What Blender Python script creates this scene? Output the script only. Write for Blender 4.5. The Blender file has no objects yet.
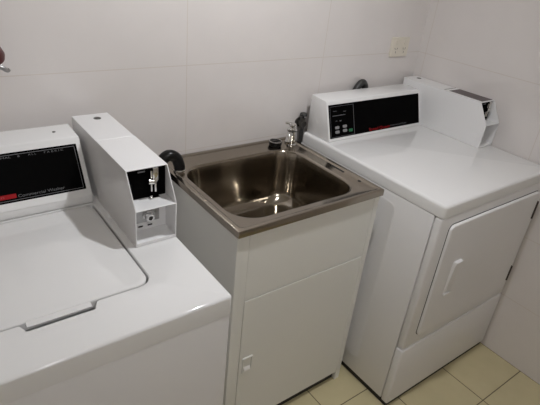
import bpy, bmesh, math
from mathutils import Vector, Matrix
C = bpy.context.scene.collection
PI = math.pi

# ------------------------------------------------------------------ materials
def srgb(r, g, b):
    f = lambda c: c/12.92 if c <= .04045 else ((c+.055)/1.055)**2.4
    return (f(r/255), f(g/255), f(b/255), 1)

def mat(name, col, rough=.4, metal=0, spec=.5, coat=0, bump=0, bscale=60, mottle=0, mscale=4, aniso=0):
    m = bpy.data.materials.new(name); m.use_nodes = True
    nt = m.node_tree; b = nt.nodes['Principled BSDF']
    b.inputs['Base Color'].default_value = col
    b.inputs['Roughness'].default_value = rough
    b.inputs['Metallic'].default_value = metal
    b.inputs['Specular IOR Level'].default_value = spec
    b.inputs['Coat Weight'].default_value = coat
    b.inputs['Coat Roughness'].default_value = .06
    tc = nt.nodes.new('ShaderNodeTexCoord')
    n = nt.nodes.new('ShaderNodeTexNoise'); n.inputs['Scale'].default_value = mscale; n.inputs['Detail'].default_value = 3
    nt.links.new(tc.outputs['Object'], n.inputs['Vector'])
    if aniso:      # brushed: stretched along the vertical on the bowl walls
        b.inputs['Anisotropic'].default_value = aniso; b.inputs['Anisotropic Rotation'].default_value = .25
        tg = nt.nodes.new('ShaderNodeTangent'); tg.direction_type = 'RADIAL'; tg.axis = 'Z'
        nt.links.new(tg.outputs['Tangent'], b.inputs['Tangent'])
    if mottle:
        mx = nt.nodes.new('ShaderNodeMix'); mx.data_type = 'RGBA'
        mx.inputs['A'].default_value = col
        mx.inputs['B'].default_value = (col[0]*(1-mottle), col[1]*(1-mottle), col[2]*(1-mottle), 1)
        nt.links.new(n.outputs['Fac'], mx.inputs['Factor'])
        nt.links.new(mx.outputs['Result'], b.inputs['Base Color'])
    if bump:
        n2 = nt.nodes.new('ShaderNodeTexNoise'); n2.inputs['Scale'].default_value = bscale
        nt.links.new(tc.outputs['Object'], n2.inputs['Vector'])
        bp = nt.nodes.new('ShaderNodeBump'); bp.inputs['Strength'].default_value = bump; bp.inputs['Distance'].default_value = .002
        nt.links.new(n2.outputs['Fac'], bp.inputs['Height'])
        nt.links.new(bp.outputs['Normal'], b.inputs['Normal'])
    return m

def tile_mat(name, col, grout, ax, ay, px, py, ox, oy, gw, rough, mottle=.04, wave=.02, gbump=.4, coat=0, spec=.5):
    """tiles on axes ax/ay of object space, pitch px/py, joints at ox/oy, joint half width gw"""
    m = bpy.data.materials.new(name); m.use_nodes = True
    nt = m.node_tree; b = nt.nodes['Principled BSDF']; L = nt.links.new
    tc = nt.nodes.new('ShaderNodeTexCoord'); sp = nt.nodes.new('ShaderNodeSeparateXYZ')
    L(tc.outputs['Object'], sp.inputs['Vector'])
    def M(op, a, bb=None):
        x = nt.nodes.new('ShaderNodeMath'); x.operation = op
        for i, v in enumerate((a, bb)):
            if v is None: continue
            if isinstance(v, (int, float)): x.inputs[i].default_value = v
            else: L(v, x.inputs[i])
        return x.outputs[0]
    def joint(o, p, off):
        a = M('SUBTRACT', sp.outputs[o], off)
        return M('LESS_THAN', M('PINGPONG', a, p/2), gw)
    j = M('MAXIMUM', joint(ax, px, ox), joint(ay, py, oy))
    n = nt.nodes.new('ShaderNodeTexNoise'); n.inputs['Scale'].default_value = 9; n.inputs['Detail'].default_value = 5
    L(tc.outputs['Object'], n.inputs['Vector'])
    m1 = nt.nodes.new('ShaderNodeMix'); m1.data_type = 'RGBA'
    m1.inputs['A'].default_value = col; m1.inputs['B'].default_value = tuple(c*(1-mottle*2) for c in col[:3])+(1,)
    L(n.outputs['Fac'], m1.inputs['Factor'])
    m2 = nt.nodes.new('ShaderNodeMix'); m2.data_type = 'RGBA'; m2.inputs['B'].default_value = grout
    L(m1.outputs['Result'], m2.inputs['A']); L(j, m2.inputs['Factor'])
    L(m2.outputs['Result'], b.inputs['Base Color'])
    L(M('ADD', M('MULTIPLY', j, .4), rough), b.inputs['Roughness'])
    b.inputs['Coat Weight'].default_value = coat; b.inputs['Coat Roughness'].default_value = .04; b.inputs['Specular IOR Level'].default_value = spec
    n2 = nt.nodes.new('ShaderNodeTexNoise'); n2.inputs['Scale'].default_value = 6
    L(tc.outputs['Object'], n2.inputs['Vector'])
    h = M('SUBTRACT', M('MULTIPLY', n2.outputs['Fac'], wave), M('MULTIPLY', j, gbump))
    bp = nt.nodes.new('ShaderNodeBump'); bp.inputs['Strength'].default_value = .35; bp.inputs['Distance'].default_value = .003
    L(h, bp.inputs['Height']); L(bp.outputs['Normal'], b.inputs['Normal'])
    return m

ENAMEL = mat('white_enamel', (.76, .755, .75, 1), .06, spec=.5, mottle=.02)
ENAMEL_BODY = mat('white_painted_steel', (.74, .73, .73, 1), .33, mottle=.03)
CABINET = mat('white_powder_coat', (.74, .735, .70, 1), .38, mottle=.03)
METER = mat('white_meter_paint', (.77, .765, .765, 1), .28, mottle=.02)
BLACK = mat('black_panel', (.0022, .0021, .0021, 1), .35, spec=.01)
DARK = mat('dark_gap', (.02, .018, .016, 1), .7)
STEEL = mat('stainless_steel', (.37, .33, .275, 1), .14, metal=1, mottle=.12, mscale=7, bump=.03, bscale=30, aniso=.75)
CHROME = mat('chrome', (.75, .74, .72, 1), .1, metal=1)
DULL = mat('dull_metal', (.16, .155, .145, 1), .38, metal=1, mottle=.3, mscale=40)
ZINC = mat('zinc_plate', (.5, .5, .5, 1), .35, metal=1, mottle=.4, mscale=50)
RUBBER = mat('black_rubber', (.006, .0055, .0055, 1), .3, spec=.3)
GREYRUB = mat('grey_hose', (.03, .03, .029, 1), .45)
REDPL = mat('red_print', (.30, .008, .011, 1), .5, spec=.12)
PINK = mat('faded_print', (.36, .07, .075, 1), .5, spec=.12)
SILV = mat('silver_print', (.17, .17, .18, 1), .5, spec=.15)
TEXT = mat('grey_print', (.14, .14, .145, 1), .5, spec=.1)
DIM = mat('dim_print', (.10, .10, .11, 1), .45)
GREEN = mat('green_button', (.012, .13, .05, 1), .4)
GREYBTN = mat('grey_button', (.22, .215, .22, 1), .4)
BROWN = mat('brown_label', (.085, .065, .065, 1), .45)
HINGE = mat('hinge_metal', (.05, .04, .035, 1), .45)
PLASTIC = mat('cream_plastic', (.68, .63, .54, 1), .35)
WHITEPL = mat('white_plastic', (.78, .76, .73, 1), .3)
HANDRED = mat('dark_red_plastic', (.07, .015, .015, 1), .35)
LOCKWH = mat('lock_silver', (.72, .72, .72, 1), .25, metal=.6)

# ------------------------------------------------------------------ mesh helpers
def BM(): return bmesh.new()
def rrect(x0, x1, y0, y1, r, n=6):
    r = max(min(r, (x1-x0)/2-1e-4, (y1-y0)/2-1e-4), 1e-4)
    out = []
    for cx, cy, a0 in ((x1-r, y1-r, 0), (x0+r, y1-r, PI/2), (x0+r, y0+r, PI), (x1-r, y0+r, 1.5*PI)):
        for i in range(n+1):
            a = a0+i/n*PI/2
            out.append((cx+r*math.cos(a), cy+r*math.sin(a)))
    return out
def ring(bm, pts, z, f=None):
    f = f or (lambda x, y, z: (x, y, z))
    return [bm.verts.new(f(x, y, z)) for x, y in pts]
def bridge(bm, a, b):
    n = len(a)
    for i in range(n):
        bm.faces.new((a[i], a[(i+1) % n], b[(i+1) % n], b[i]))
def loft(bm, rings, cap0=True, cap1=True):
    for a, b in zip(rings, rings[1:]): bridge(bm, a, b)
    if cap0: bm.faces.new(list(reversed(rings[0])))
    if cap1: bm.faces.new(rings[-1])
def box(bm, x0, x1, y0, y1, z0, z1, bev=0, seg=2):
    t = bmesh.new()
    bmesh.ops.create_cube(t, size=1)
    for v in t.verts:
        v.co = Vector(((x0+x1)/2+v.co.x*(x1-x0), (y0+y1)/2+v.co.y*(y1-y0), (z0+z1)/2+v.co.z*(z1-z0)))
    if bev: bmesh.ops.bevel(t, geom=t.edges[:], offset=bev, segments=seg, affect='EDGES', profile=.5)
    merge(bm, t)
def merge(bm, t):
    me = bpy.data.meshes.new('tmp'); t.to_mesh(me); t.free(); bm.from_mesh(me); bpy.data.meshes.remove(me)
def prism(bm, yz, x0, x1, bev=0, seg=2):
    """profile in (y, z) extruded along x"""
    t = bmesh.new()
    a = [t.verts.new((x0, y, z)) for y, z in yz]; b = [t.verts.new((x1, y, z)) for y, z in yz]
    bridge(t, a, b); t.faces.new(list(reversed(a))); t.faces.new(b)
    bmesh.ops.recalc_face_normals(t, faces=t.faces[:])
    if bev: bmesh.ops.bevel(t, geom=t.edges[:], offset=bev, segments=seg, affect='EDGES', profile=.5)
    merge(bm, t)
def catmull(P, n=8):
    P = [Vector(p) for p in P]; out = []
    Q = [P[0]*2-P[1]]+P+[P[-1]*2-P[-2]]
    for i in range(1, len(Q)-2):
        a, b, c, d = Q[i-1:i+3]
        for k in range(n):
            t = k/n
            out.append(.5*((2*b)+(c-a)*t+(2*a-5*b+4*c-d)*t*t+(3*b-a-3*c+d)*t**3))
    out.append(P[-1]); return out
def tube(bm, path, r, n=14, smooth=True, cap=True):
    P = catmull(path) if smooth else [Vector(p) for p in path]
    R = r if callable(r) else (lambda t: r)
    up = None; rings = []
    for i, p in enumerate(P):
        d = (P[min(i+1, len(P)-1)]-P[max(i-1, 0)]).normalized()
        if up is None:
            up = Vector((0, 0, 1)) if abs(d.z) < .9 else Vector((1, 0, 0))
        u = (up-d*up.dot(d)).normalized(); w = d.cross(u); up = u
        rr = R(i/(len(P)-1))
        rings.append([bm.verts.new(p+(u*math.cos(2*PI*k/n)+w*math.sin(2*PI*k/n))*rr) for k in range(n)])
    loft(bm, rings, cap, cap)
def lathe(bm, prof, org, axis=(0, 0, 1), n=24):
    """prof = [(radius, height)...] around axis from org"""
    q = Vector((0, 0, 1)).rotation_difference(Vector(axis).normalized()); o = Vector(org)
    rings = [[bm.verts.new(o+q @ Vector((max(r, 1e-4)*math.cos(2*PI*k/n), max(r, 1e-4)*math.sin(2*PI*k/n), h))) for k in range(n)] for r, h in prof]
    loft(bm, rings)
def slab(bm, M, x0, x1, y0, y1, r, h, n=5, ch=.001, base=0):
    """rounded plate in a frame: local x, y in plane, z outward"""
    f = lambda x, y, z: M @ Vector((x, y, z))
    rs = [ring(bm, rrect(x0, x1, y0, y1, r, n), base, f), ring(bm, rrect(x0, x1, y0, y1, r, n), h-ch, f),
          ring(bm, rrect(x0+ch, x1-ch, y0+ch, y1-ch, max(r-ch, 2e-4), n), h, f)]
    loft(bm, rs)

ORG = {}
def obj(name, bm, m, parent=None, loc=None, sharp=35):
    bmesh.ops.recalc_face_normals(bm, faces=bm.faces[:])
    me = bpy.data.meshes.new(name)
    base = ORG[parent.name] if parent else Vector(loc or (0, 0, 0))
    for v in bm.verts: v.co -= base
    for f in bm.faces: f.smooth = True
    bm.to_mesh(me); bm.free()
    me.set_sharp_from_angle(angle=math.radians(sharp))
    me.materials.append(m)
    o = bpy.data.objects.new(name, me); C.objects.link(o)
    ORG[o.name] = base
    if parent: o.parent = parent
    else: o.location = base
    return o
def thing(name, label, cat, loc, group=None):
    o = bpy.data.objects.new(name, None); C.objects.link(o); o.location = loc
    o.empty_display_size = .05
    ORG[o.name] = Vector(loc); tag(o, label, cat, group); return o
def tag(o, label, cat, group=None):
    o['label'] = label; o['category'] = cat
    if group: o['group'] = group
def struct(name, bm, m):
    o = obj(name, bm, m); o['kind'] = 'structure'; return o
def text(name, s, width, height, M, m, parent, x, y, lift=.0003, bold=0):
    """lettering as a thin mesh: left edge x, baseline y in frame M, fitted to width and cap height"""
    cu = bpy.data.curves.new('t', 'FONT'); cu.body = s; cu.size = 1; cu.extrude = 0; cu.offset = bold
    to = bpy.data.objects.new('t', cu); C.objects.link(to)
    dg = bpy.context.evaluated_depsgraph_get(); dg.update()
    me = bpy.data.meshes.new_from_object(to.evaluated_get(dg))
    bpy.data.objects.remove(to); bpy.data.curves.remove(cu)
    xs = [v.co.x for v in me.vertices]; w = max(xs)-min(xs)
    sx = width/w; sy = height/.7; mn = min(xs)
    base = ORG[parent.name]
    for v in me.vertices:
        v.co = M @ Vector((x+(v.co.x-mn)*sx, y+v.co.y*sy, lift))-base
    me.materials.append(m); me.name = name
    o = bpy.data.objects.new(name, me); C.objects.link(o); ORG[o.name] = base; o.parent = parent
    return o
def frame(o, ex, ey):
    ex = Vector(ex).normalized(); ey = Vector(ey).normalized(); ez = ex.cross(ey)
    M = Matrix((ex, ey, ez)).transposed().to_4x4(); M.translation = Vector(o); return M

# ------------------------------------------------------------------ room
XL, XR, YF, H = -2.0, 1.3182, -3.0, 2.42
T = .12
WALLC = (.72, .68, .66, 1); GROUT = (.63, .575, .53, 1)
wb = tile_mat('wall_tile_back', WALLC, GROUT, 'X', 'Z', .6, .3, .122, 0, .0014, .42, coat=1, spec=.9)
wr = tile_mat('wall_tile_side', WALLC, GROUT, 'Y', 'Z', .6, .3, -.64, 0, .0014, .42, coat=1, spec=.9)
fl = tile_mat('floor_tile', srgb(204, 192, 154), srgb(96, 84, 62), 'X', 'Y', .3, .3, 1.018, -.937, .0020, .2, mottle=.10)
ce = mat('ceiling_paint', (.75, .74, .71, 1), .8, bump=.1)
b = BM(); box(b, XL-T, XR+T, YF-T, T, -.1, 0); struct('floor', b, fl)
b = BM(); box(b, XL-T, XR+T, YF-T, T, H, H+.1); struct('ceiling', b, ce)
b = BM(); box(b, XL, XR, 0, T, 0, H); struct('wall_back', b, wb)
b = BM(); box(b, XR, XR+T, YF-T, T, 0, H); struct('wall_right', b, wr)
b = BM(); box(b, XL-T, XL, YF-T, T, 0, H); struct('wall_left', b, wr)
b = BM(); box(b, XL, XR, YF-T, YF, 0, H); struct('wall_front', b, wb)

# ------------------------------------------------------------------ coin boxes (shared shape)
def coin_box(parent, x0, x1, dy, zb, name='coin_box', label_on_top=False):
    yb, yf, yk, y2 = -.063+dy, -.4617+dy, -.5105+dy, -.5074+dy
    zt, zk = zb+.1807, zb+.0989
    w = .0022; yp = yf+.009
    prof = [(yb, zb+.0005), (yb, zt-.002), (yf, zt-.002), (yk, zk), (y2, zb+.0005)]
    m = BM()
    prism(m, prof, x0, x0+w); prism(m, prof, x1-w, x1)                     # side plates
    box(m, x0+w, x1-w, yp, yb-.002 if yb < yp else yb, zb+.001, zt-.003)     # closed body
    box(m, x0, x1, yf, yf+.2, zt-.003, zt, .0008, 1)                        # front half of the lid
    box(m, x0, x1-.001, yf+.2015, yb+.004, zt-.003, zt-.0006, .0006, 1)     # rear half of the lid
    prism(m, [(yp, zb+.094), (yk+.001, zk-.003), (yk-.0005, zk-.0015), (yk+.001, zk), (yp, zb+.0965)], x0+w*.5, x1-w*.5)   # shelf
    prism(m, [(yp, zb+.001), (y2, zb+.001), (y2, zb+.0045), (yp, zb+.009)], x0+w*.5, x1-w*.5)   # sill
    box(m, x0+w, x1-w, y2-.001, y2+.0015, zb+.001, zb+.009)
    cb = obj(name, m, METER, parent)
    # black slide panel
    m = BM(); box(m, x0+w+.001, x1-w-.001, yp-.002, yp, zb+.0985, zt-.0035)
    obj('slide_panel', m, BLACK, cb)
    xc = x0+.067
    m = BM()
    tube(m, [(xc-.004, yp-.006, zt-.012), (xc-.004, yp-.006, zt-.066)], .0022, 10, False)
    tube(m, [(xc+.006, yp-.006, zt-.004), (xc+.006, yp-.006, zt-.068)], .0030, 10, False)
    box(m, xc-.002, xc+.012, yp-.012, yp-.002, zt-.034, zt-.004, .002)
    tube(m, [(xc-.012, yp-.010, zt-.037), (xc-.001, yp-.013, zt-.038), (xc+.008, yp-.011, zt-.032)], lambda t: .0072-.003*t, 12)
    box(m, xc-.011, xc+.014, yp-.016, yp-.002, zb+.0975, zb+.101, .0012)
    box(m, xc-.010, xc-.004, yp-.012, yp-.002, zb+.100, zb+.106, .001)
    obj('coin_slide', m, CHROME, cb)
    m = BM(); box(m, xc-.036, xc-.018, yp-.0028, yp-.002, zt-.014, zt-.0105); obj('slide_plate', m, SILV, cb)
    # lock
    m = BM(); box(m, x0+.006, x1-.020, yp-.0025, yp, zb+.030, zb+.082, .001, 1)
    lathe(m, [(.0035, 0), (.0035, .003), (.002, .0045)], (x1-.029, yp-.002, zb+.052), (0, -1, 0), 12)
    lp = obj('lock_plate', m, ZINC, cb)
    lc = (x0+.0545, yp-.002, zb+.047)
    m = BM(); lathe(m, [(.0145, 0), (.0145, .004), (.0120, .0055), (.0115, .014), (.0095, .016), (.0058, .016), (.0052, .006)], lc, (0, -1, 0), 28)
    box(m, lc[0]-.011, lc[0]-.004, yp-.016, yp-.004, lc[2]+.005, lc[2]+.013, .002)
    lk = obj('lock', m, LOCKWH, cb)
    m = BM(); lathe(m, [(.0056, 0), (.0056, .0165), (.0045, .017)], lc, (0, -1, 0), 16); obj('keyhole', m, DARK, cb)
    for fx in (.33, .57):
        m = BM(); xx = x0+(x1-x0)*fx
        M = frame((xx, yp-.0002, zb+.019), (1, 0, 0), (0, 0, 1)); slab(m, M, -.0065, .0065, -.0022, .0022, .002, .0012)
        obj('slot', m, DARK, cb)
    m = BM(); lathe(m, [(.0105, -.002), (.0105, .0006), (.0085, .0016), (.004, .0010)], (x0+.060, yb-.036, zt-.0006), (0, 0, 1), 24)
    obj('top_lock', m, DULL, cb)
    if label_on_top:
        m = BM(); box(m, x0+.016, x1-.004, yf+.008, yf+.166, zt-.0002, zt+.0007); obj('instruction_label', m, BROWN, cb)
        m = BM(); box(m, x0+.012, x1-.004, yf+.185, yf+.189, zt-.0002, zt+.0006); obj('label_edge', m, DULL, cb)
    return cb

# ------------------------------------------------------------------ washing machine
WX0, WX1, WYF, WYB, WZ, WB = -.8153, -.1640, -.7695, -.03, .9125, .0505
was = thing('washing_machine', 'white top-loading washing machine with closed lid, at the left of the sink', 'washing machine', (-.49, -.4, 0))
m = BM()
box(m, WX0+.002, WX1-.002, WYF+.002, WYB, .045, WZ-WB-.0015, .006, 3)
obj('cabinet', m, ENAMEL_BODY, was)
for fx in (WX0+.05, WX1-.05):
    for fy in (WYF+.06, WYB-.06):
        m = BM(); lathe(m, [(.024, 0), (.024, .012), (.012, .016), (.012, .05)], (fx, fy, 0), n=16); obj('foot', m, RUBBER, was)
# worktop with lid opening
LX0, LX1, LY0, LY1 = -.688, -.2905, -.6465, -.2545
def arc(cx, cy, r, a0, a1, n=6): return [(cx+r*math.cos(a0+(a1-a0)*i/n), cy+r*math.sin(a0+(a1-a0)*i/n)) for i in range(n+1)]
hole = []
hole += arc(LX1-.006, LY1-.006, .006, 0, PI/2, 3)
hole += arc(LX0+.006, LY1-.006, .006, PI/2, PI, 3)
hole += arc(LX0+.032, LY0+.032, .032, PI, 1.5*PI, 8)
hole += [(-.560, LY0), (-.555, LY0-.002), (-.546, LY0-.017), (-.541, LY0-.0200), (-.530, LY0-.0210), (-.440, LY0-.0210), (-.429, LY0-.0200), (-.424, LY0-.017), (-.414, LY0-.002), (-.408, LY0)]
hole += arc(LX1-.032, LY0+.032, .032, 1.5*PI, 2*PI, 8)
m = BM()
R = .0065
prof = [(.012, WZ-WB), (0, WZ-WB), (0, WZ-R)]+[(R-R*math.cos(a), WZ-R+R*math.sin(a)) for a in (PI/8, PI/4, 3*PI/8, PI/2)]
rings = [ring(m, rrect(WX0+d, WX1-d, WYF+d, WYB-d, max(.009-d, .002), 6), z) for d, z in prof]
loft(m, rings, True, False)
def offset(pts, d):
    out = []; n = len(pts)
    for i, (x, y) in enumerate(pts):
        a = Vector(pts[i-1]); c = Vector(pts[(i+1) % n]); t = (c-a).normalized()
        out.append((x+t.y*d, y-t.x*d))      # outward for a CCW loop
    return out
h0 = ring(m, offset(hole, .002), WZ); h1 = ring(m, hole, WZ-.002)
for va_, vb_ in zip(h0, h1):
    if vb_.co.y < LY0-.012: va_.co.y = LY0-.0240; vb_.co.y = LY0-.0145; vb_.co.z = WZ-.0105
h2 = ring(m, hole, WZ-.045)
def edges(r):
    es = []
    for i in range(len(r)):
        e = m.edges.get((r[i], r[(i+1) % len(r)])) or m.edges.new((r[i], r[(i+1) % len(r)])); es.append(e)
    return es
bridge(m, h0, h1); bridge(m, h1, h2); m.faces.new(h2)
bmesh.ops.triangle_fill(m, use_beauty=True, use_dissolve=False, edges=edges(rings[-1])+edges(h0), normal=(0, 0, 1))
obj('worktop', m, ENAMEL, was, sharp=25)
# lid
m = BM()
g = .0042; cx, cy = (LX0+LX1)/2, (LY0+LY1)/2; ax, ay = (LX1-LX0)/2-g, (LY1-LY0)/2-g
def lidring(k, z=None, inset=0):
    pts = rrect(cx-(ax-inset)*k, cx+(ax-inset)*k, cy-(ay-inset)*k, cy+(ay-inset)*k, (.029-inset*.5)*k+.001, 8)
    o = []
    for x, y in pts:
        u, v = (x-cx)/ax, (y-cy)/ay; r = (abs(u)**3+abs(v)**3)**(1/3)
        o.append(m.verts.new((x, y, (WZ+.0003+.0108*max(0, 1-r*r)) if z is None else z)))
    return o
rs = [lidring(1, WZ-.020), lidring(1, WZ-.003), lidring(1, WZ-.0008, .0012), lidring(1, None, .004)]+[lidring(k, None, .004) for k in (.96, .9, .82, .72, .6, .45, .3, .15, .04)]
loft(m, rs)
prism(m, [(LY0+.0050, WZ-.0008), (LY0-.0070, WZ-.0045), (LY0-.0070, WZ-.0065), (LY0+.0050, WZ-.010)], -.545, -.424, .0006, 1)  # finger lip
obj('lid', m, ENAMEL, was, sharp=25)
# console
m = BM()
prism(m, [(-.2535, WZ+.0003), (-.2535, .9385), (-.2499, .9425), (-.177, 1.0711), (-.172, 1.0765), (-.0815, 1.081), (-.07, 1.075), (-.055, WZ+.0003)], WX0+.016, -.286, .0055, 3)
obj('console', m, ENAMEL, was)
def panel_frame(yb, zb, yt, zt, x=0):
    return frame((x, yb, zb), (1, 0, 0), (0, yt-yb, zt-zb))
PF = panel_frame(-.2499, .9425, -.177, 1.0711)
m = BM(); slab(m, PF, -.775, -.2995, .0133, .1358, .002, .0012, base=-.004); cp = obj('control_panel', m, BLACK, was)
m = BM()
for a in ((-.769, -.3055, .1293, .1305), (-.769, -.3055, .0178, .019), (-.3067, -.3055, .0178, .1305), (-.769, -.7678, .0178, .1305)):
    slab(m, PF, *a, .0003, .0015, n=1, ch=.0001, base=.001)
obj('border', m, SILV, cp)
m = BM(); slab(m, PF, -.60, -.4675, .0235, .0345, .0005, .0016, ch=.0001, base=.001); bd = obj('badge', m, REDPL, cp)
text('lettering', 'Speed Queen', .095, .0068, PF, PINK, cp, -.590, .0262, .0018)
text('lettering', 'Commercial Washer', .111, .0072, PF, TEXT, cp, -.4635, .0235, .0015)
for s, x, w in (('NORMAL', -.510, .051), ('&', -.4445, .006), ('A L L', -.4195, .019), ('F A B R I C', -.3815, .047)):
    text('lettering', s, w, .0048, PF, TEXT, cp, x, .1222, .0015)
m = BM(); lathe(m, [(.0045, -.002), (.0045, .0008), (.002, .0016)], (-.338, -.127, 1.0788), (0, 0, 1), 14); obj('screw', m, DULL, was)
m = BM(); lathe(m, [(.0055, -.002), (.0055, .0008), (.002, .0016)], (-.476, -.127, 1.0788), (0, 0, 1), 14); obj('screw', m, mat('green_grey_plug', (.35, .40, .36, 1), .4), was)
coin_box(was, -.2712, -.1675, 0, WZ)

# ------------------------------------------------------------------ dryer
DX0, DX1, DYF, DYB, DZ, DB = .6306, 1.3132, -.7404, -.0387, .9154, .0441
dry = thing('tumble_dryer', 'white front-loading clothes dryer in the corner at the right of the sink', 'dryer', (.97, -.39, 0))
m = BM()
box(m, DX0, DX1, -.7095, DYB, .028, DZ-DB-.0015, .003, 2)
SM = frame((DX0, 0, 0), (0, -1, 0), (0, 0, 1))       # left side frame: x' = -y, z' outward -x
f = lambda x, y, z: SM @ Vector((x, y, z))
def rr(d, h): return ring(m, rrect(.10+d, .562-d, .10+d, .838-d, .03-d, 5), h, f)
loft(m, [rr(0, -.001), rr(.0, .0001), rr(.004, .0012), rr(.007, .0015)])
obj('cabinet', m, ENAMEL_BODY, dry)
for fx in (DX0+.05, DX1-.05):
    for fy in (DYF+.06, DYB-.06):
        m = BM(); lathe(m, [(.022, 0), (.022, .010), (.011, .013), (.011, .03)], (fx, fy, 0), n=16); obj('foot', m, RUBBER, dry)
m = BM(); box(m, DX0+.007, DX1-.007, DYF+.004, DYB-.01, .001, .034); obj('base_shade', m, DARK, dry)  # dark box added to stand in for the shade under the dryer
# front frame with door opening recess, access panel below
m = BM(); box(m, DX0+.001, DX1-.001, DYF, -.711, .309, DZ-DB-.002, .008, 3); obj('front_panel', m, ENAMEL_BODY, dry)
m = BM(); box(m, DX0-.001, DX1-.001, DYF-.003, -.711, .022, .307, .008, 3); obj('access_panel', m, ENAMEL_BODY, dry)
FM = frame((0, DYF, 0), (1, 0, 0), (0, 0, 1))
m = BM(); slab(m, FM, .6845, 1.268, .3575, .8365, .022, .0012, ch=.0003, base=-.002); obj('door_seam_shade', m, DARK, dry)  # dark slab rimming the door, paints the shade in its seam
m = BM(); f = lambda x, y, z: FM @ Vector((x, y, z))
def dr(d, h): return ring(m, rrect(.687+d, 1.2655-d, .3605+d, .834-d, .02-d*.5, 6), h, f)
loft(m, [dr(0, .0), dr(0, .007), dr(.001, .0095), dr(.003, .011), dr(.006, .0115)])
dd = obj('door', m, ENAMEL_BODY, dry)
# pull handle: a tapering wedge with a lip on top and a small ledge below
m = BM(); f = lambda x, y, z: FM @ Vector((x, y, z))
zt_, zb_ = .668, .535
def hr(x0, x1, z, d0, d1): return [m.verts.new(f(*p)) for p in ((x0, z, d0), (x1, z, d0), (x1-.003, z, d1), (x0+.003, z, d1))]
loft(m, [hr(.762, .806, .535, .0105, .0135), hr(.762, .806, .542, .0105, .016), hr(.764, .808, .655, .0105, .022), hr(.765, .811, .668, .0105, .025), hr(.766, .810, .671, .0105, .024)])
bmesh.ops.bevel(m, geom=m.edges[:], offset=.0012, segments=2, affect='EDGES')
box(m, .764, .800, DYF-.020, DYF-.0105, .524, .534, .0015)
obj('handle', m, ENAMEL_BODY, dd)
for z0, z1 in ((.71, .787), (.402, .474)):
    m = BM(); box(m, 1.266, 1.280, DYF-.010, DYF+.001, z0, z1, .001, 1); tube(m, [(1.273, DYF-.010, z0), (1.273, DYF-.010, z1)], .0045, 10, False); obj('hinge', m, HINGE, dd)
# worktop
m = BM(); R = .010
prof = [(.010, DZ-DB), (.001, DZ-DB), (0, DZ-DB+.001), (0, DZ-R)]+[(R-R*math.cos(a), DZ-R+R*math.sin(a)) for a in (PI/8, PI/4, 3*PI/8, PI/2)]
rings = [ring(m, rrect(DX0+d, DX1-d, DYF-.001+d, DYB-d, max(.014-d, .003), 6), z) for d, z in prof]
loft(m, rings)
obj('worktop', m, ENAMEL, dry, sharp=25)
# console
m = BM()
prism(m, [(-.1784, DZ+.0003), (-.1317, 1.0586), (-.126, 1.0655), (-.0438, 1.0708), (-.0415, DZ+.0003)], .6492, 1.2125, .0035, 2)
obj('console', m, ENAMEL, dry)
PD = panel_frame(-.1784, .9154, -.1317, 1.0586)
m = BM(); slab(m, PD, .6575, 1.2035, .0125, .1425, .002, .0012, base=-.004); cp = obj('control_panel', m, BLACK, dry)
m = BM()
for a in ((.664, .792, .1345, .1357), (.664, .792, .0165, .0177), (.664, .6652, .0165, .1357), (.790, .792, .0165, .1357)):
    slab(m, PD, *a, .0003, .0015, n=1, ch=.0001, base=.001)
obj('border', m, DIM, cp)
m = BM()
for a in ((.676, .745, .098, .1005), (.690, .700, .0775, .0795), (.712, .722, .0755, .0795), (.68, .70, .116, .1175), (.735, .75, .111, .113)):
    slab(m, PD, *a, .0005, .0015, n=1, ch=.0001, base=.001)
obj('legend', m, DIM, cp)
for x, t, mm in ((.697, .0525, GREYBTN), (.7385, .0535, GREYBTN), (.697, .0352, GREYBTN), (.7385, .0368, GREYBTN), (.7705, .0345, GREEN)):
    m = BM(); w_ = .0115 if mm is GREYBTN else .0105
    slab(m, PD, x-w_, x+w_, t-.0058, t+.0058, .005, .0035, ch=.0012, base=.001)
    bo = obj('button', m, mm, cp)
    if mm is GREEN: bo['label'] = 'green start button'
text('lettering', 'Speed Queen', .128, .0125, PD, REDPL, cp, .876, .0165, .0016)
text('lettering', 'Commercial Dryer', .108, .0068, PD, DIM, cp, 1.008, .0205, .0016)
coin_box(dry, 1.2150, 1.3122, .0312, DZ, label_on_top=True)

# ------------------------------------------------------------------ laundry sink
SX1, SYF, SYB, SZ, SL = .582, -.5386, -.012, .8939, .0215
snk = thing('laundry_sink', 'stainless steel laundry sink set in a white metal cabinet, between the washer and the dryer', 'laundry sink', (.29, -.28, 0))
m = BM()
R1 = .003
outer = [(.012, SZ-SL), (0, SZ-SL), (0, SZ-R1), (R1*.3, SZ-R1*.3), (R1, SZ), (.013, SZ), (.0165, SZ-.001), (.0195, SZ-.004), (.023, SZ-.005)]
rings = [ring(m, rrect(0+d, SX1-d, SYF+d, SYB-d, max(.006-d*.1, .003) if d < .013 else .012, 10), z) for d, z in outer]
BX0, BX1, BY0, BY1 = .036, .519, -.494, -.102
zd = SZ-.005
def bowl(d, z, r): return ring(m, rrect(BX0+d, BX1-d, BY0+d, BY1-d, r, 10), z)
rings += [bowl(-.004, zd, .094), bowl(0, zd-.0008, .09), bowl(.003, zd-.003, .088), bowl(.0048, zd-.008, .087)]
D = .205
for k in range(1, 7):
    t = k/6; rings.append(bowl(.0048+.020*t, zd-.008-(D-.058)*t, .087-.005*t))
for k in range(1, 8):
    a = k/7*PI/2; rings.append(bowl(.0248+.05*(1-math.cos(a)), zd-D+.05-.05*math.sin(a), .082))
rings += [bowl(.10, zd-D-.002, .07), bowl(.14, zd-D-.004, .05), bowl(.17, zd-D-.006, .024)]
loft(m, rings, False, True)
bs = obj('basin', m, STEEL, snk, sharp=40)
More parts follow.
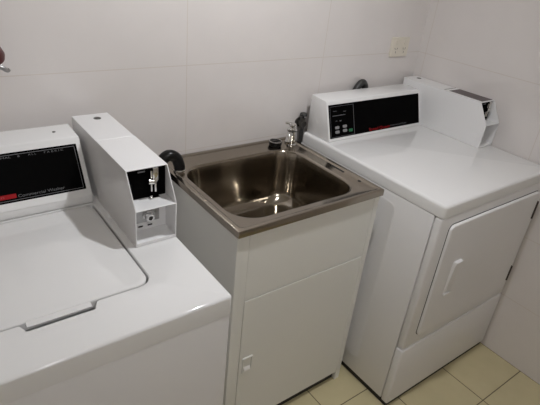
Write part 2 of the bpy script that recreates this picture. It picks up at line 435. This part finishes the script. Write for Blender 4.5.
m = BM(); lathe(m, [(.042, -.0005), (.042, .002), (.036, .0025), (.028, -.0002), (.012, -.0006)], ((BX0+BX1)/2, (BY0+BY1)/2, zd-D-.0045), n=28); obj('drain', m, CHROME, snk)
m = BM(); M = frame((.5555, -.335, zd), (0, 1, 0), (-1, 0, 0)); slab(m, M, -.034, .034, -.0045, .0045, .004, .0008, ch=.0003, base=-.001); obj('overflow_slot', m, DARK, snk)
m = BM(); lathe(m, [(.006, -.001), (.006, .0008), (.003, .0010)], (.555, -.445, zd), n=14); obj('overflow_hole', m, DARK, snk)
# cabinet carcass
CX0, CX1, CYF = .006, .576, -.5286
m = BM()
box(m, CX0, CX0+.041, CYF, SYB-.006, .0, SZ-SL-.0005, .0015, 1)
box(m, CX1-.024, CX1, CYF, SYB-.006, .0, SZ-SL-.0005, .0015, 1)
box(m, CX0+.03, CX1-.02, SYB-.012, SYB-.008, .012, SZ-SL-.001)
box(m, CX0+.03, CX1-.02, CYF+.02, SYB-.008, .055, .07)
obj('cabinet', m, CABINET, snk)
m = BM(); box(m, CX0+.0415, CX1-.0245, CYF+.0008, CYF+.018, .6295, SZ-SL-.0008, .0012, 1); obj('top_panel', m, CABINET, snk)
m = BM(); box(m, CX0+.0428, CX1-.0252, CYF, CYF+.016, .046, .6270, .0015, 1); dr_ = obj('door', m, CABINET, snk)
m = BM(); box(m, CX0+.03, CX1-.02, CYF+.0165, CYF+.022, .0, .054); obj('kickboard_shade', m, DARK, snk)  # dark board set forward to imitate the shaded band below the door
LM = frame((.081, CYF, .351), (1, 0, 0), (0, 0, 1)); f = lambda x, y, z: LM @ Vector((x, y, z))
m = BM()
def lr(w, h, z, r): return ring(m, rrect(-w, w, -h, h, r, 4), z, f)
loft(m, [lr(.0195, .034, -.001, .003), lr(.0195, .034, .003, .003), lr(.0185, .033, .004, .003), lr(.0155, .028, .004, .002), lr(.0148, .027, -.0005, .002)])
lt = obj('latch', m, CABINET, dr_)
m = BM(); prism(m, [(CYF+.0005, .325), (CYF-.0060, .3255), (CYF-.0050, .333), (CYF+.0005, .343)], .068, .094, .0006, 1); obj('latch_tongue', m, WHITEPL, dr_)

# ------------------------------------------------------------------ tap on the sink
tx, ty = .538, -.082
tap = thing('sink_tap', 'small chrome tap at the back right corner of the sink', 'tap', (tx, ty, zd))
m = BM(); lathe(m, [(.021, 0), (.021, .004), (.016, .008), (.0175, .012), (.0175, .052), (.019, .056), (.019, .066), (.014, .070)], (tx, ty, zd), n=24); obj('body', m, CHROME, tap)
m = BM(); dx, dy = -.83, -.55
tube(m, [(tx+dx*.008, ty+dy*.008, zd+.044), (tx+dx*.022, ty+dy*.022, zd+.050), (tx+dx*.036, ty+dy*.036, zd+.047), (tx+dx*.042, ty+dy*.042, zd+.030)], .0105, 16)
lathe(m, [(.0125, 0), (.0125, .012), (.0105, .014)], (tx+dx*.042, ty+dy*.042, zd+.018), n=18)
obj('spout', m, CHROME, tap)
m = BM(); lathe(m, [(.008, .069), (.008, .075), (.015, .077), (.0155, .082), (.012, .087), (.004, .089)], (tx, ty, zd), n=20)
tube(m, [(tx, ty, zd+.082), (tx-.012, ty+.006, zd+.087), (tx-.028, ty+.012, zd+.090)], lambda t: .006-.002*t, 12)
obj('lever', m, CHROME, tap)
m = BM(); lathe(m, [(.0185, 0), (.0194, .002), (.0194, .006), (.0185, .008)], (tx, ty, zd+.056), n=24); obj('collar', m, DULL, tap)

# plug lying on the deck
px_, py_ = .472, -.068
plug = thing('sink_plug', 'round black rubber sink plug lying beside the chrome tap', 'plug', (px_, py_, zd))
m = BM(); lathe(m, [(.019, 0), (.024, .004), (.026, .016), (.026, .019), (.021, .0205), (.020, .018), (.004, .018)], (px_, py_, zd), n=28); obj('stopper', m, RUBBER, plug)
m = BM(); tube(m, [(px_+.0235*math.cos(a), py_+.0235*math.sin(a), zd+.0205) for a in [i/28*2*PI for i in range(29)]], .0016, 8, False, False); obj('rim_ring', m, CHROME, plug)
m = BM(); box(m, px_-.012, px_+.012, py_-.002, py_+.002, zd+.018, zd+.023, .001, 1); obj('pull', m, DULL, plug)

# ------------------------------------------------------------------ drain hose over the sink edge
hs = thing('drain_hose', 'black drain hose hooked over the back left edge of the sink', 'hose', (-.035, -.07, 0))
m = BM()
tube(m, [(-.06, -.05, .012), (-.045, -.06, .3), (-.036, -.085, .7), (-.030, -.110, .90), (-.024, -.118, .933), (-.002, -.122, .951), (.022, -.126, .940), (.031, -.130, .915), (.032, -.131, .900)], .0185, 18)
obj('tube', m, RUBBER, hs)
m = BM(); lathe(m, [(.0178, 0), (.0198, .001), (.0198, .006), (.0185, .0075)], (.032, -.131, .8945), n=22); obj('end_ring', m, CHROME, hs)

# ------------------------------------------------------------------ plumbing behind the dryer
vx, vz = .642, .956
va = thing('wall_valve', 'dark metal stop valve on the wall behind the chrome sink tap', 'valve', (vx, 0, vz))
m = BM(); lathe(m, [(.020, .0005), (.020, .004), (.011, .007), (.011, .026), (.013, .028), (.013, .036)], (vx-.006, 0, vz-.012), (0, -1, 0), 20)
tube(m, [(vx-.006, -.024, vz-.030), (vx-.006, -.024, vz+.012)], .011, 14, False)
obj('body', m, DULL, va)
m = BM(); tube(m, [(vx-.006, -.024, vz-.026), (vx-.006, -.026, vz-.05), (vx-.004, -.022, vz-.2), (vx-.004, -.020, .3)], .009, 12); obj('pipe', m, GREYRUB, va)
m = BM(); lathe(m, [(.004, 0), (.004, .008), (.0145, .010), (.0155, .016), (.013, .021), (.005, .022)], (vx-.004, -.024, vz+.011), (0, 0, 1), 18); obj('knob', m, GREYRUB, va)

hp = BM()
tube(hp, [(.905, -.019, .45), (.905, -.019, .95), (.918, -.019, 1.045), (.938, -.019, 1.078), (.957, -.019, 1.087), (.973, -.019, 1.072), (.984, -.019, 1.03), (.990, -.019, .95), (.990, -.019, .45)], .0145, 16)
o = obj('flexible_hose', hp, GREYRUB, None, (.95, -.019, .45))
tag(o, 'dark hose looping up behind the back of the dryer console', 'hose')

# ------------------------------------------------------------------ power outlet on the back wall
po = thing('power_outlet', 'cream double power outlet on the back wall above the dryer', 'power outlet', (1.168, 0, 1.226))
PM = frame((1.168, 0, 1.226), (1, 0, 0), (0, 0, 1))
m = BM(); slab(m, PM, -.0565, .0565, -.0415, .0415, .005, .010, ch=.003, base=.0003); obj('plate', m, PLASTIC, po)
for sx in (-.027, .027):
    m = BM(); slab(m, PM, sx-.006, sx+.006, .012, .031, .002, .0135, ch=.0012, base=.009); obj('switch', m, PLASTIC, po)
    m = BM()
    for q, (ddx, ddz, rot) in enumerate(((-.007, -.006, .5), (.007, -.006, -.5), (0, -.021, 0))):
        M2 = PM @ Matrix.Translation((sx+ddx, ddz, 0)) @ Matrix.Rotation(rot, 4, 'Z'); slab(m, M2, -.0011, .0011, -.0045, .0045, .0004, .0104, n=1, ch=.0001, base=.009)
    obj('socket', m, DARK, po)

# ------------------------------------------------------------------ tap at the left edge of the photo
qx, qz = -.462, 1.248
wt = thing('wall_tap', 'wall tap with dark red round handle, above the washing machine', 'tap', (qx, 0, qz))
m = BM(); lathe(m, [(.026, .0005), (.026, .004), (.013, .008), (.013, .052)], (qx, 0, qz-.004), (0, -1, 0), 20)
tube(m, [(qx, -.046, qz-.004), (qx+.016, -.058, qz-.004), (qx+.034, -.062, qz-.008), (qx+.046, -.062, qz-.017), (qx+.052, -.062, qz-.014)], lambda t: .0085-.0045*t, 12)
lathe(m, [(.007, 0), (.007, .02)], (qx, -.046, qz), (0, 0, 1), 14)
obj('body', m, ZINC, wt)
m = BM(); lathe(m, [(.012, .0), (.030, .004), (.0385, .012), (.0395, .024), (.034, .036), (.02, .042), (.004, .043)], (qx+.006, -.060, qz+.006), (0, -.35, 1), 24); obj('handle', m, HANDRED, wt)

# ------------------------------------------------------------------ light and camera
def area(name, loc, size, power, col, rot=(0, 0, 0), shape='DISK'):
    l = bpy.data.lights.new(name, 'AREA'); l.shape = shape; l.size = size; l.energy = power; l.color = col
    o = bpy.data.objects.new(name, l); C.objects.link(o); o.location = loc; o.rotation_euler = rot; return o
LCOL = (.955, .97, 1.0)
def lamp(name, loc, power, r, aim=None, cone=170, col=LCOL):
    l = bpy.data.lights.new(name, 'SPOT' if aim else 'POINT'); l.energy = power; l.shadow_soft_size = r; l.color = col
    o = bpy.data.objects.new(name, l); C.objects.link(o); o.location = loc
    if aim:
        l.spot_size = math.radians(cone); l.spot_blend = 1
        o.rotation_euler = (Vector(aim)-Vector(loc)).to_track_quat('-Z', 'Y').to_euler()
#LAMPS
lamp('ceiling_lamp', (.28, -.76, 2.10), 36.2, .028, (.08, -.12, 1.0))
lamp('rear_fill_light', (-.35, -2.2, 2.28), 14.6, .07)  # added fill behind the camera, lifts front faces and shadows
#END

w = bpy.data.worlds.new('World'); bpy.context.scene.world = w; w.use_nodes = True
w.node_tree.nodes['Background'].inputs[0].default_value = (.02, .02, .02, 1)

cam = bpy.data.cameras.new('Camera'); co = bpy.data.objects.new('Camera', cam); C.objects.link(co)
cam.sensor_fit = 'HORIZONTAL'; cam.sensor_width = 36; cam.lens = 36*483.6786/540; cam.clip_start = .02
yaw, pitch, roll = .6820, -.4930, .1093
cyw, syw, cp_, sp_ = math.cos(yaw), math.sin(yaw), math.cos(pitch), math.sin(pitch)
fwd = Vector((syw*cp_, cyw*cp_, sp_)); rt = Vector((cyw, -syw, 0)); up = rt.cross(fwd)
r2 = rt*math.cos(roll)+up*math.sin(roll); u2 = -rt*math.sin(roll)+up*math.cos(roll)
M = Matrix((r2, u2, -fwd)).transposed().to_4x4(); M.translation = Vector((-.6316, -1.4345, 1.582))
co.matrix_world = M
S = bpy.context.scene; S.camera = co
S.view_settings.view_transform = 'Standard'; S.view_settings.look = 'None'
S.view_settings.exposure = 0; S.view_settings.gamma = 1; S.view_settings.use_curve_mapping = False
S.cycles.use_denoising = True; S.cycles.max_bounces = 10; S.cycles.diffuse_bounces = 6; S.cycles.glossy_bounces = 6; S.cycles.blur_glossy = .1; S.cycles.sample_clamp_indirect = 40
